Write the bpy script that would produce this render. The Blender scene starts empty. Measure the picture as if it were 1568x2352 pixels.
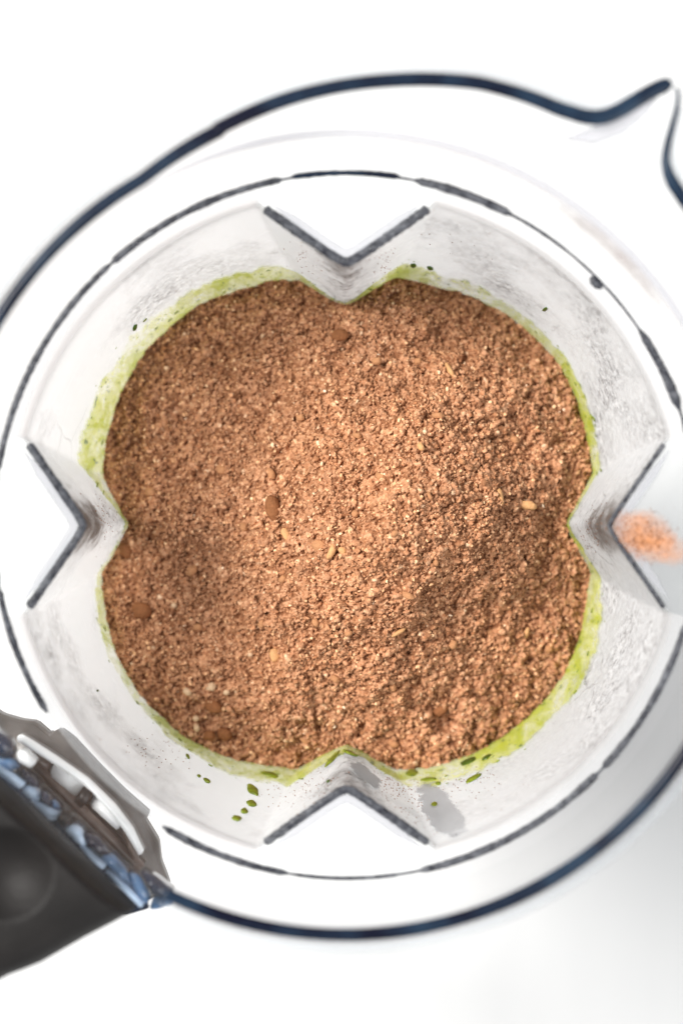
import bpy, bmesh, math, random
import numpy as np
from mathutils import Vector, Matrix, noise as mnoise

rng = np.random.default_rng(7)
random.seed(7)
PI = math.pi
sc = bpy.context.scene
C = sc.collection

# ------------------------------------------------------------------ camera
CAM = (-0.0011, 0.0031, 0.50)
K = 1.818e-4                       # metres per picture unit (1568 across) per metre of distance
cam_d = bpy.data.cameras.new('camera')
cam = bpy.data.objects.new('camera', cam_d); C.objects.link(cam)
cam.location = CAM
cam_d.sensor_fit = 'HORIZONTAL'; cam_d.sensor_width = 24.0
cam_d.lens = 24.0 / (1568 * K)
cam_d.clip_start = 0.01; cam_d.clip_end = 50
cam_d.dof.use_dof = True
cam_d.dof.focus_distance = 0.568
cam_d.dof.aperture_fstop = 5.6
cam_d.dof.aperture_blades = 9
sc.camera = cam

# ------------------------------------------------------------------ world and lamps
w = bpy.data.worlds.new('World'); sc.world = w; w.use_nodes = True
bg = w.node_tree.nodes['Background']
bg.inputs[0].default_value = (0.93, 0.97, 1.0, 1); bg.inputs[1].default_value = 0.54


def area(name, loc, target, size, power, col):
    l = bpy.data.lights.new(name, 'AREA'); l.shape = 'RECTANGLE'
    l.size, l.size_y = size; l.energy = power; l.color = col
    o = bpy.data.objects.new(name, l); C.objects.link(o); o.location = loc
    d = Vector(target) - Vector(loc)
    o.rotation_euler = d.to_track_quat('-Z', 'Y').to_euler()
    return o


area('window_light', (-1.30, 0.58, 1.78), (0, 0, -0.08), (0.9, 0.9), 114, (1.0, 0.975, 0.94))
area('fill_light', (1.5, -1.1, 1.2), (0, 0, -0.1), (1.8, 1.8), 42, (1.0, 1.0, 1.0))  # added fill lamp that lightens the table shadow

sc.view_settings.view_transform = 'Standard'
sc.view_settings.look = 'None'
sc.view_settings.exposure = 0.0
sc.view_settings.gamma = 1.0
sc.render.engine = 'CYCLES'
sc.cycles.use_denoising = True
sc.cycles.max_bounces = 7
sc.cycles.transparent_max_bounces = 40
sc.cycles.caustics_reflective = False
sc.cycles.caustics_refractive = False


# ------------------------------------------------------------------ helpers
def P(px, py, z):
    d = CAM[2] - z
    return (CAM[0] + (px - 784) * K * d, CAM[1] - (py - 1176) * K * d, z)


def sstep(a, b, x):
    t = np.clip((x - a) / (b - a), 0, 1)
    return t * t * (3 - 2 * t)


class N:
    """small node-tree writer"""
    def __init__(s, name):
        s.m = bpy.data.materials.new(name); s.m.use_nodes = True
        s.t = s.m.node_tree; s.t.nodes.clear()
        s.out = s.t.nodes.new('ShaderNodeOutputMaterial')

    def n(s, typ, ins=None, **kw):
        o = s.t.nodes.new(typ)
        for k, v in kw.items(): setattr(o, k, v)
        for k, v in (ins or {}).items():
            if hasattr(v, 'bl_idname') or isinstance(v, bpy.types.NodeSocket):
                s.t.links.new(v, o.inputs[k])
            else:
                o.inputs[k].default_value = v
        return o

    def coord(s, scale=(1, 1, 1)):
        c = s.n('ShaderNodeTexCoord')
        return s.n('ShaderNodeMapping', {'Vector': c.outputs['Object'], 'Scale': scale}).outputs[0]

    def noise(s, vec, scale, detail=4, rough=.55, dist=0):
        return s.n('ShaderNodeTexNoise', {'Vector': vec, 'Scale': scale, 'Detail': detail, 'Roughness': rough, 'Distortion': dist}).outputs['Fac']

    def ramp(s, fac, a, b, ca=(0, 0, 0, 1), cb=(1, 1, 1, 1)):
        r = s.n('ShaderNodeValToRGB', {'Fac': fac})
        r.color_ramp.elements[0].position = a; r.color_ramp.elements[0].color = ca
        r.color_ramp.elements[1].position = b; r.color_ramp.elements[1].color = cb
        return r.outputs[0]

    def math(s, op, a, b=0.0, clamp=False):
        m = s.n('ShaderNodeMath', {0: a, 1: b}, operation=op); m.use_clamp = clamp
        return m.outputs[0]

    def mix(s, f, a, b):
        return s.n('ShaderNodeMixShader', {0: f, 1: a, 2: b}).outputs[0]

    def mixc(s, f, a, b):
        m = s.n('ShaderNodeMix', data_type='RGBA')
        for i, v in ((0, f), (6, a), (7, b)):
            if isinstance(v, bpy.types.NodeSocket): s.t.links.new(v, m.inputs[i])
            else: m.inputs[i].default_value = v
        return m.outputs[2]

    def end(s, sh):
        s.t.links.new(sh, s.out.inputs[0]); return s.m


def plain(name, col, rough, bump=0.0, bscale=800, var=0.0, vscale=60, coat=0, spec=.5):
    g = N(name); v = g.coord()
    c = (*col, 1)
    if var:
        nz = g.noise(v, vscale, 5)
        c = g.mixc(g.ramp(nz, .35, .68), (*[max(0, x * (1 - var)) for x in col], 1), (*[min(1, x * (1 + var)) for x in col], 1))
    b = g.n('ShaderNodeBsdfPrincipled', {'Base Color': c, 'Roughness': rough, 'Coat Weight': coat, 'Specular IOR Level': spec})
    if bump:
        bn = g.n('ShaderNodeBump', {'Height': g.noise(v, bscale, 3), 'Strength': bump, 'Distance': 0.0006})
        g.t.links.new(bn.outputs[0], b.inputs['Normal'])
    return g.end(b.outputs[0])


def clear(name, tint, haze, hazecol, rough, var=.0, vscale=90, ior=1.3, shine=.3, slant=(.86, 3.0)):
    """thin clear plastic: lets light through, a little cloudy, shiny at a slant"""
    g = N(name); v = g.coord()
    # a slanting path through the sheet is longer, so it passes less light
    fc = g.math('POWER', g.n('ShaderNodeLayerWeight', {'Blend': .5}).outputs['Facing'], slant[1])
    tcol = g.mixc(fc, (*tint, 1), (*[c_ * slant[0] for c_ in tint], 1))
    tr = g.n('ShaderNodeBsdfTransparent', {'Color': tcol}).outputs[0]
    df = g.n('ShaderNodeBsdfDiffuse', {'Color': (*hazecol, 1)}).outputs[0]
    tl = g.n('ShaderNodeBsdfTranslucent', {'Color': (*hazecol, 1)}).outputs[0]
    hz = g.mix(.5, df, tl)
    f = haze
    if var:
        f = g.math('MULTIPLY_ADD', g.noise(v, vscale, 6), var)
        f.node.inputs[2].default_value = haze - var / 2
        f.node.use_clamp = True
    body = g.mix(f, tr, hz)
    fr = g.n('ShaderNodeFresnel', {'IOR': ior}).outputs[0]
    gl = g.n('ShaderNodeBsdfGlossy', {'Color': (1, 1, 1, 1), 'Roughness': rough}).outputs[0]
    return g.end(g.mix(g.math('MULTIPLY', fr, shine), body, gl))


def body_material():
    g = N('scuffed_clear_plastic'); v = g.coord()
    att = g.n('ShaderNodeAttribute', attribute_name='wear_reflection').outputs['Fac']
    # cloudy patches, grit with reflections painted as dark specks, hair cracks, rubbed rings
    cloud = g.noise(v, 38, 7, .62)
    grit = g.noise(v, 620, 6, .8)
    warp = g.n('ShaderNodeTexNoise', {'Vector': v, 'Scale': 60.0, 'Detail': 4.0}).outputs['Color']
    wv = g.n('ShaderNodeVectorMath', {0: warp, 1: (.012, .012, .012)}, operation='MULTIPLY').outputs[0]
    cv = g.n('ShaderNodeVectorMath', {0: v, 1: wv}, operation='ADD').outputs[0]
    vor = g.n('ShaderNodeTexVoronoi', {'Vector': cv, 'Scale': 62.0}, feature='DISTANCE_TO_EDGE').outputs['Distance']
    crack = g.ramp(vor, .0, .022, (1, 1, 1, 1), (0, 0, 0, 1))
    cmask = g.ramp(g.math('ADD', g.noise(v, 26, 3), att), .54, .66)
    crack = g.math('MULTIPLY', crack, cmask)
    sv = g.coord((14, 14, 900))
    rub_shade = g.ramp(g.noise(sv, 1.6, 4, .6), .56, .70)
    rmask = g.ramp(g.noise(v, 30, 2), .48, .62)
    rub_shade = g.math('MULTIPLY', rub_shade, rmask)
    wear_reflection = g.ramp(g.math('ADD', cloud, att), .42, .66)   # worn rough plastic, plus painted reflection at the rib points
    gr = g.math('MULTIPLY', g.ramp(grit, .44, .60), wear_reflection)
    dark = g.math('ADD', g.math('MULTIPLY', crack, .55), g.math('MULTIPLY', rub_shade, .30))
    dark = g.math('ADD', dark, g.math('MULTIPLY', gr, .75), True)
    rib_shade = g.n('ShaderNodeAttribute', attribute_name='rub_shade').outputs['Fac']  # painted shading of the rib faces below the ledges
    rn = g.ramp(g.math('ADD', g.math('MULTIPLY', g.noise(v, 150, 7, .75), .8), g.math('MULTIPLY', rib_shade, .42)), .58, .86)
    rib_shade = g.math('MULTIPLY', rn, rib_shade)
    hcol = g.mixc(dark, (.87, .865, .86, 1), (.22, .21, .21, 1))
    haze = g.math('MULTIPLY_ADD', wear_reflection, .30); haze.node.inputs[2].default_value = .42
    haze = g.math('ADD', haze, g.math('MULTIPLY', dark, .55), True)
    hcol = g.mixc(rib_shade, hcol, (.17, .145, .13, 1))
    haze = g.math('ADD', haze, g.math('MULTIPLY', rib_shade, .5), True)
    bh = g.math('ADD', g.math('MULTIPLY', gr, 1.0), g.math('MULTIPLY', crack, -1.0))
    bn = g.n('ShaderNodeBump', {'Height': bh, 'Strength': .5, 'Distance': .0004}).outputs[0]
    fc = g.math('POWER', g.n('ShaderNodeLayerWeight', {'Blend': .5}).outputs['Facing'], 4.0)
    tr = g.n('ShaderNodeBsdfTransparent', {'Color': g.mixc(fc, (.94, .94, .945, 1), (.76, .755, .755, 1))}).outputs[0]
    df = g.n('ShaderNodeBsdfDiffuse', {'Color': hcol, 'Normal': bn}).outputs[0]
    tl = g.n('ShaderNodeBsdfTranslucent', {'Color': hcol, 'Normal': bn}).outputs[0]
    bd = g.mix(haze, tr, g.mix(.55, df, tl))
    fr = g.n('ShaderNodeFresnel', {'IOR': 1.3, 'Normal': bn}).outputs[0]
    gl = g.n('ShaderNodeBsdfGlossy', {'Color': (1, 1, 1, 1), 'Roughness': .22, 'Normal': bn}).outputs[0]
    return g.end(g.mix(g.math('MULTIPLY', fr, .30), bd, gl))


def film_material():
    g = N('green_pulp_film'); v = g.coord()
    att = g.n('ShaderNodeAttribute', attribute_name='edge').outputs['Fac']
    sv = g.coord((1, 1, .45))
    blot = g.noise(sv, 130, 6, .68, .6)
    fine = g.noise(sv, 420, 4, .6)
    broad = g.noise(v, 42, 3)
    col = g.mixc(g.ramp(blot, .40, .60), (.78, .78, .12, 1), (.50, .56, .008, 1))
    col = g.mixc(g.ramp(fine, .62, .70), col, (.12, .20, .006, 1))
    a = g.math('ADD', g.math('MULTIPLY', blot, .75), g.math('MULTIPLY', fine, .25))
    a = g.math('ADD', a, g.math('MULTIPLY', broad, .35))
    a = g.math('ADD', a, att)
    alpha = g.ramp(a, .62, .90)
    alpha = g.math('MULTIPLY', alpha, .84)
    df = g.n('ShaderNodeBsdfPrincipled', {'Base Color': col, 'Roughness': .35}).outputs[0]
    tl = g.n('ShaderNodeBsdfTranslucent', {'Color': col}).outputs[0]
    tr = g.n('ShaderNodeBsdfTransparent', {'Color': (1, 1, 1, 1)}).outputs[0]
    return g.end(g.mix(alpha, tr, g.mix(.45, df, tl)))


def smear_material(name, col, lo, hi, scale, amax, soft=False):
    g = N(name); v = g.coord()
    att = g.n('ShaderNodeAttribute', attribute_name='edge').outputs['Fac']
    n1 = g.noise(v, scale, 7, .7)
    a = g.math('ADD', n1, att)
    alpha = g.math('MULTIPLY', g.ramp(a, lo, hi), amax)
    df = g.n('ShaderNodeBsdfDiffuse', {'Color': (*col, 1)}).outputs[0]
    tl = g.n('ShaderNodeBsdfTranslucent', {'Color': (*col, 1)}).outputs[0]
    tr = g.n('ShaderNodeBsdfTransparent', {'Color': (1, 1, 1, 1)}).outputs[0]
    return g.end(g.mix(alpha, tr, g.mix(.3, df, tl)))


def powder_material():
    g = N('cocoa_powder')
    att = g.n('ShaderNodeAttribute', attribute_name='tone')
    v = g.coord()
    f = g.noise(v, 2600, 3, .6)
    big = g.noise(v, 45, 3)
    c = g.mixc(g.ramp(f, .3, .7), (.80, .80, .80, 1), (1.12, 1.12, 1.12, 1))
    m = g.n('ShaderNodeMix', data_type='RGBA', blend_type='MULTIPLY')
    m.inputs[0].default_value = 1
    g.t.links.new(att.outputs['Color'], m.inputs[6]); g.t.links.new(c, m.inputs[7])
    c2 = g.mixc(g.ramp(big, .35, .65), (1.0, .98, .95, 1), (.93, .92, .92, 1))
    m2 = g.n('ShaderNodeMix', data_type='RGBA', blend_type='MULTIPLY')
    m2.inputs[0].default_value = 1
    g.t.links.new(m.outputs[2], m2.inputs[6]); g.t.links.new(c2, m2.inputs[7])
    b = g.n('ShaderNodeBsdfPrincipled', {'Base Color': m2.outputs[2], 'Roughness': .85, 'Specular IOR Level': .2})
    return g.end(b.outputs[0])


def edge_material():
    """thick moulded edge of the clear plastic: dark refraction painted in as navy"""
    g = N('dark_refraction_edge'); v = g.coord()
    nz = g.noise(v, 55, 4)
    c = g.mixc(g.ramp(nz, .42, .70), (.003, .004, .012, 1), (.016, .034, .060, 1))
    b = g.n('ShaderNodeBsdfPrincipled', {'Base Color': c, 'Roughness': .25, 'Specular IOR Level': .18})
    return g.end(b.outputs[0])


def worn_refraction_material():
    g = N('worn_refraction_edge'); v = g.coord()
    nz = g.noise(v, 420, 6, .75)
    c = g.mixc(g.ramp(nz, .40, .72), (.010, .011, .018, 1), (.13, .135, .15, 1))  # dark refraction painted into the worn edge colour
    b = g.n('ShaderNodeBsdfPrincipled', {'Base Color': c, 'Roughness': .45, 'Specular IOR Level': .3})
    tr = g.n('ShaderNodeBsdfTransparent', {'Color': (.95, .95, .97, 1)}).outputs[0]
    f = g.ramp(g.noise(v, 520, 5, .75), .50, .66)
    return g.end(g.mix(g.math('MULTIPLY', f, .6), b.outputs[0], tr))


M = {}
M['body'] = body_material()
M['collar'] = clear('clear_collar_plastic', (.975, .978, .98), .018, (.93, .93, .935), .40, .012, 40, shine=.06)
M['ledge'] = clear('clear_ledge_plastic', (.98, .985, .985), .06, (.93, .935, .935), .30, .04, 60, shine=.08)
M['crease_shade'] = clear('crease_and_shade_plastic', (.87, .87, .885), .30, (.72, .72, .75), .15)  # collar crease; also the painted shade strips
M['lip'] = clear('clear_lip_plastic', (.93, .94, .95), .10, (.80, .82, .84), .05, slant=(.7, 2.0))
M['shoulder'] = clear('cloudy_shoulder_plastic', (.94, .94, .945), .22, (.90, .895, .89), .35, .16, 120, shine=.10)
M['outer'] = clear('clear_outer_plastic', (.97, .972, .975), .10, (.92, .92, .92), .3, shine=.15)
M['edge'] = edge_material()
M['worn_refraction'] = worn_refraction_material()
M['film'] = film_material()
M['powder'] = powder_material()
M['grip'] = plain('black_rubber_grip', (.0075, .0062, .0058), .58, .25, 900, .25, 90, spec=.22)
M['black'] = plain('black_plastic', (.006, .005, .005), .4)
M['smoke'] = plain('smoke_plastic', (.105, .098, .092), .35, .2, 500, .35, 120)
M['umber'] = plain('brown_tinted_plastic', (.13, .095, .080), .3, 0, 1, .5, 150)
M['paleblue'] = plain('pale_blue_reflection', (.50, .62, .78), .12, 0, 1, .25, 160, coat=.5)  # blue tones paint reflections in the clear bracket
M['midblue'] = plain('blue_reflection', (.10, .19, .34), .15, 0, 1, .6, 170, coat=.5)
M['navy'] = plain('navy_reflection', (.010, .018, .042), .2, 0, 1, .5, 170, coat=.5)
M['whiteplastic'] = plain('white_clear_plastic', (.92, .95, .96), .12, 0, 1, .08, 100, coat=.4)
M['green'] = plain('green_smoothie', (.17, .22, .016), .3, .2, 700, .4, 500)
M['darkgreen'] = plain('dark_green_leaf', (.045, .095, .008), .3, .2, 700, .3, 500)
M['lump'] = plain('cocoa_lump', (.235, .092, .036), .85, .8, 1200, .18, 500, spec=.2)
M['flake'] = plain('pale_flake', (.56, .30, .13), .7, .5, 900, .18, 600, spec=.25)
M['tan'] = plain('tan_crumb', (.43, .205, .095), .8, .6, 1000, .2, 600, spec=.2)
M['white_crumb'] = plain('white_crumb', (.60, .40, .24), .7, .4, 900, .15, 600)
M['cocoa_smear'] = smear_material('cocoa_smear', (.60, .25, .10), .38, .88, 120, .95)
M['dust_smear'] = smear_material('grey_brown_dust', (.34, .27, .25), .58, 1.0, 70, .7)
M['wiped'] = smear_material('wiped_plastic', (.40, .40, .41), .46, .54, 210, .8)


def table_material():
    g = N('white_table_paint')
    sv = g.coord((9, 1.1, 1)); v = g.coord()
    a = g.ramp(g.noise(sv, 1.0, 5, .55), .38, .64)
    c = g.mixc(a, (.525, .525, .527, 1), (.605, .605, .603, 1))
    b = g.n('ShaderNodeBsdfPrincipled', {'Base Color': c, 'Roughness': .5, 'Specular IOR Level': .3})
    bn = g.n('ShaderNodeBump', {'Height': g.noise(g.coord((60, 6, 1)), 1.0, 4), 'Strength': .15, 'Distance': .001})
    g.t.links.new(bn.outputs[0], b.inputs['Normal'])
    return g.end(b.outputs[0])


M['table'] = table_material()


def mesh(name, verts, faces, mat, parent=None, smooth=True):
    me = bpy.data.meshes.new(name)
    me.from_pydata([tuple(map(float, v)) for v in verts], [], [tuple(map(int, f)) for f in faces])
    me.materials.append(mat)
    if smooth: me.polygons.foreach_set('use_smooth', [True] * len(me.polygons))
    me.update()
    o = bpy.data.objects.new(name, me); C.objects.link(o)
    if parent: o.parent = parent
    return o


def fast_mesh(name, V, F, mat, smooth=True, parent=None):
    """V (n,3) array, F (m,k) int array, k = 3 or 4"""
    me = bpy.data.meshes.new(name)
    k = F.shape[1]
    me.vertices.add(len(V)); me.vertices.foreach_set('co', V.astype(np.float32).ravel())
    me.loops.add(F.size); me.loops.foreach_set('vertex_index', F.astype(np.int32).ravel())
    me.polygons.add(len(F)); me.polygons.foreach_set('loop_start', np.arange(0, F.size, k, dtype=np.int32))
    if smooth: me.polygons.foreach_set('use_smooth', np.ones(len(F), bool))
    me.materials.append(mat)
    me.update(calc_edges=True); me.validate()
    o = bpy.data.objects.new(name, me); C.objects.link(o)
    if parent: o.parent = parent
    return o


def grid_faces(nu, nv, wrap_u):
    i = np.arange(nu if wrap_u else nu - 1); j = np.arange(nv - 1)
    I, J = np.meshgrid(i, j, indexing='ij')
    I2 = (I + 1) % nu
    return np.stack([I * nv + J, I2 * nv + J, I2 * nv + J + 1, I * nv + J + 1], -1).reshape(-1, 4)


def tag(o, label, cat=None, group=None, kind=None):
    o['label'] = label
    if cat: o['category'] = cat
    if group: o['group'] = group
    if kind: o['kind'] = kind
    return o


def tube(name, pts, radii, mat, parent, flat=1.0, sides=10, up=Vector((0, 0, 1)), rag=0.0):
    """a rounded strip along pts; flat < 1 squashes it vertically"""
    pts = [Vector(p) for p in pts]; V = []; F = []
    n = len(pts)
    for i, p in enumerate(pts):
        t = (pts[min(i + 1, n - 1)] - pts[max(i - 1, 0)]).normalized()
        s = t.cross(up).normalized(); u = s.cross(t).normalized()
        r = radii[i] if hasattr(radii, '__len__') else radii
        for k in range(sides):
            a = 2 * PI * k / sides
            q = r * (1 + rag * (mnoise.noise((p.x * 900, p.y * 900, k * 1.7)) + .7 * mnoise.noise((p.x * 2600, p.y * 2600, k * 3.1)))) if rag else r
            V.append(p + s * (q * math.cos(a)) + u * (q * flat * math.sin(a)))
    for i in range(n - 1):
        for k in range(sides):
            k2 = (k + 1) % sides
            F.append((i * sides + k, i * sides + k2, (i + 1) * sides + k2, (i + 1) * sides + k))
    F.append(tuple(range(sides))[::-1]); F.append(tuple((n - 1) * sides + k for k in range(sides)))
    return mesh(name, V, F, mat, parent)


def box(name, corners, z0, z1, mat, parent, bev=.0006):
    """prism over a polygon (world xy), bevelled"""
    bm = bmesh.new()
    lo = [bm.verts.new((x, y, z0)) for x, y in corners]; hi = [bm.verts.new((x, y, z1)) for x, y in corners]
    n = len(corners)
    bm.faces.new(hi); bm.faces.new(lo[::-1])
    for i in range(n): bm.faces.new((lo[i], lo[(i + 1) % n], hi[(i + 1) % n], hi[i]))
    bmesh.ops.recalc_face_normals(bm, faces=bm.faces)
    if bev: bmesh.ops.bevel(bm, geom=bm.edges[:], offset=bev, segments=3, affect='EDGES', clamp_overlap=True)
    me = bpy.data.meshes.new(name); bm.to_mesh(me); bm.free(); me.materials.append(mat)
    me.polygons.foreach_set('use_smooth', [True] * len(me.polygons))
    o = bpy.data.objects.new(name, me); C.objects.link(o); o.parent = parent
    return o


# ------------------------------------------------------------------ table
TZ = -0.300
tb = mesh('table', [(-4, -4, TZ), (4, -4, TZ), (4, 4, TZ), (-4, 4, TZ)], [(0, 1, 2, 3)], M['table'])
tag(tb, 'plain white painted table top under the blender jug', kind='structure')

# ------------------------------------------------------------------ blender jug
ZL = -0.036          # V-shaped ledge level
ZR = -0.031          # shoulder ring level
RR = 0.0781          # shoulder ring radius
ZB = -0.250          # bottom of the body


def px2m(p, z): return p * K * (CAM[2] - z)


_zs = np.array([-.036, -.092, -.250])
_R = np.array([.0745, .0632, .0470])
_va = np.array([.0584, .0547, .0440])
_k = np.array([.708, .62, .62])


def body_r(z, th):
    z = np.asarray(z, float); th = np.asarray(th, float)
    R = np.interp(-z, -_zs, _R); va = np.interp(-z, -_zs, _va); k = np.interp(-z, -_zs, _k)
    bulge = np.interp(-z, -_zs, np.array([0.0, .0050, .0050]))
    R = R + bulge * (0.5 - 0.5 * np.cos(4 * th)) - bulge * .20
    ph = (th + PI / 4) % (PI / 2) - PI / 4
    a = np.sqrt(ph ** 2 + .020 ** 2)
    den = np.maximum(np.cos(a) - k * np.sin(a), .2)
    rv = va * (np.cos(.02) - k * math.sin(.02)) / den
    s = .0007
    h = np.clip(.5 + .5 * (rv - R) / s, 0, 1)
    return rv * (1 - h) + R * h - s * h * (1 - h)


jug = bpy.data.objects.new('blender_jug', None); C.objects.link(jug); jug.location = (0, 0, TZ)
tag(jug, 'clear scuffed plastic blender jug with black handle and pouring spout', 'blender jug')


def under(o):
    """keep world placement while hanging a mesh under the jug's empty"""
    o.parent = jug
    o.matrix_parent_inverse = Matrix.Translation((0, 0, -TZ))
    return o


NT = 960
th = np.linspace(0, 2 * PI, NT, endpoint=False)
# body shell: inner face down, floor, outer face up
zs = np.concatenate([np.linspace(ZL, -.11, 70), np.linspace(-.113, ZB, 20)])
rows = []
for z in zs: rows.append(np.stack([body_r(z, th) * np.cos(th), body_r(z, th) * np.sin(th), np.full(NT, z)], -1))
rows.append(np.stack([.002 * np.cos(th), .002 * np.sin(th), np.full(NT, ZB)], -1))
rows.append(np.stack([.002 * np.cos(th), .002 * np.sin(th), np.full(NT, ZB - .004)], -1))
n_in = len(zs)
for z in zs[::-6]:
    r = body_r(z, th) + .0028
    rows.append(np.stack([r * np.cos(th), r * np.sin(th), np.full(NT, z - .0015)], -1))
rows.append(rows[0])
V = np.stack(rows, 1).reshape(-1, 3)
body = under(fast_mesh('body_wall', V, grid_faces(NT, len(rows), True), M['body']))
body.data.materials.append(M['outer'])
mi = np.tile((np.arange(len(rows) - 1) >= n_in - 1).astype(np.int32), (NT, 1))
body.data.polygons.foreach_set('material_index', mi.ravel())
# worn right-hand lobes; rib points get painted reflection and shading
TH, ZZ = np.meshgrid(th, V.reshape(NT, -1, 3)[0, :, 2], indexing='ij')
PHI = (TH + PI / 4) % (PI / 2) - PI / 4
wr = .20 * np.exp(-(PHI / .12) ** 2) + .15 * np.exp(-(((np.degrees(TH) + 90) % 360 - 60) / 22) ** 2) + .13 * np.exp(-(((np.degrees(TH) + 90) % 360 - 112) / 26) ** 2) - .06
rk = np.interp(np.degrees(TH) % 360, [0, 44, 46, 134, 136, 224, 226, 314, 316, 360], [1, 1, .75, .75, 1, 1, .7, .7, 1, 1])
rb_ = rk * np.exp(-(PHI / .13) ** 4) * (sstep(-.082, -.055, ZZ) * .75 + .25) * sstep(-.097, -.085, ZZ)  # shade under the V ledges, put into the wall colour
at = body.data.attributes.new('rub_shade', 'FLOAT', 'POINT'); at.data.foreach_set('value', rb_.astype(np.float32).ravel())
at = body.data.attributes.new('wear_reflection', 'FLOAT', 'POINT'); at.data.foreach_set('value', wr.astype(np.float32).ravel())
body['label'] = 'cloudy scratched tapered wall of the jug'

# shoulder between body and ring; the V-shaped rib tops are parts of their own
ph = (th + PI / 4) % (PI / 2) - PI / 4
rin = body_r(ZL, th)
HALF = 0.262


def annulus(name, sel_th, mat):
    n = len(sel_th); nv = 9; rows = []
    rb = body_r(ZL, sel_th)
    for j in range(nv):
        t = j / (nv - 1)
        r = rb * (1 - t) + RR * t
        z = ZL + (ZR - ZL) * t + .0006 * math.sin(PI * t)
        rows.append(np.stack([r * np.cos(sel_th), r * np.sin(sel_th), np.full(n, z)], -1))
    for j in range(nv)[::-1]:
        rows.append(rows[j] - np.array([0, 0, .0025]))
    rows.append(rows[0])
    V = np.stack(rows, 1).reshape(-1, 3)
    return under(fast_mesh(name, V, grid_faces(n, len(rows), False), mat))


for q in range(4):
    a = q * PI / 2
    annulus('rib_ledge', np.linspace(a - HALF, a + HALF, 90), M['ledge'])
    annulus('shoulder', np.linspace(a + HALF, a + PI / 2 - HALF, 150), M['shoulder'])

# moulded edge round each V-shaped ledge, its dark refraction painted in
for q in range(4):
    a = q * PI / 2
    f = np.linspace(-.252, .252, 241)
    r = body_r(ZL, a + f) + .0006
    pts = [(ri * math.cos(a + fi), ri * math.sin(a + fi), ZL + .0004) for ri, fi in zip(r, f)]
    base = {0: .00060, 1: .00114, 2: .00100, 3: .00105}[q]
    rad = [base * (.95 + .14 * mnoise.noise((q * 9 + fi * 14, 0, 0)) + .10 * mnoise.noise((q * 9 + fi * 90, 0, 0))) * min(1, (0.252 - abs(fi)) / .006 + .5) for fi in f]
    under(tube('rib_edge', pts, rad, M['worn_refraction'], None, .55, rag=.12))
    pin = [(x + .0021 * math.cos(a), y + .0021 * math.sin(a), z + .0002) for x, y, z in pts[8:-8:4]]
    under(tube('rib_gradient', pin, [.0010 * min(1, i_ / 8 + .1, (len(pin) - 1 - i_) / 8 + .1) for i_ in range(len(pin))], M['crease_shade'], None, .3))  # added strip: soft grey gradient painted beside the edge


# shoulder ring: thick moulded edge, its dark refraction painted in broken arcs
def ring_arc(d0, d1, wid, mat, taper=2.0, dr=0.0, seed=0):
    n = max(12, int(abs(d1 - d0) * 5))
    A = np.radians(np.linspace(d0, d1, n))
    r = RR + dr
    pts = [(r * math.cos(t), r * math.sin(t), ZR + .0006) for t in A]
    dd = np.linspace(d0, d1, n)
    rad = [.98 * wid * (.92 + .22 * mnoise.noise((seed + t * 9, 2.3, 0)) + .12 * mnoise.noise((seed + t * 60, 2.3, 0))) * min(1, .35 + (x - d0) / taper, .35 + (d1 - x) / taper) for t, x in zip(A, dd)]
    return under(tube('shoulder_edge', pts, rad, mat, None, .5, rag=.10))


ring_arc(238.5, 572, .00034, M['worn_refraction'], 1, 0, 20)
ring_arc(81.2, 99, .00078, M['edge'], 1.2, .0002, 1)
ring_arc(100.5, 131.6, .00090, M['worn_refraction'], 1.2, 0, 2)
ring_arc(132, 171, .00086, M['worn_refraction'], 1.5, 0, 3)
ring_arc(171, 190, .00060, M['worn_refraction'], 2, 0, 4)
ring_arc(190, 212, .00085, M['worn_refraction'], 2, 0, 5)
ring_arc(62, 79, .00110, M['worn_refraction'], 2, 0, 6)
ring_arc(49, 62.5, .00045, M['worn_refraction'], 5, 0, 7)
ring_arc(43, 45.6, .00150, M['worn_refraction'], 1.2, -.0009, 8)
ring_arc(19, 34, .00105, M['worn_refraction'], 3, 0, 9)
ring_arc(-14, 19, .00065, M['worn_refraction'], 5, 0, 10)
ring_arc(-43.5, -16, .00090, M['worn_refraction'], 1.5, 0, 11)
ring_arc(-78, -44.5, .00092, M['worn_refraction'], 1.5, 0, 12)
ring_arc(261, 279, .00050, M['worn_refraction'], 2, 0, 13)
ring_arc(238.5, 260.5, .00090, M['worn_refraction'], 2, 0, 14)

# rim outline (picture units about the axis) against degrees from the spout
SP = 53.4
_d = [0, 1.1, 2.3, 3.7, 5, 6.5, 9.6, 14.3, 20, 31, 45, 55, 67, 95, 180]
_p = [1268, 1248, 1190, 1128, 1102, 1088, 1076, 1071, 1063, 1030, 990, 958, 929, 934, 939]


def rim_r(deg):
    d = np.abs((np.asarray(deg, float) - SP + 180) % 360 - 180)
    acc = 0
    for o in (-.7, -.35, 0, .35, .7): acc = acc + np.interp(np.abs(d + o), _d, _p)
    return acc / 5 * K * CAM[2]


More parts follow.
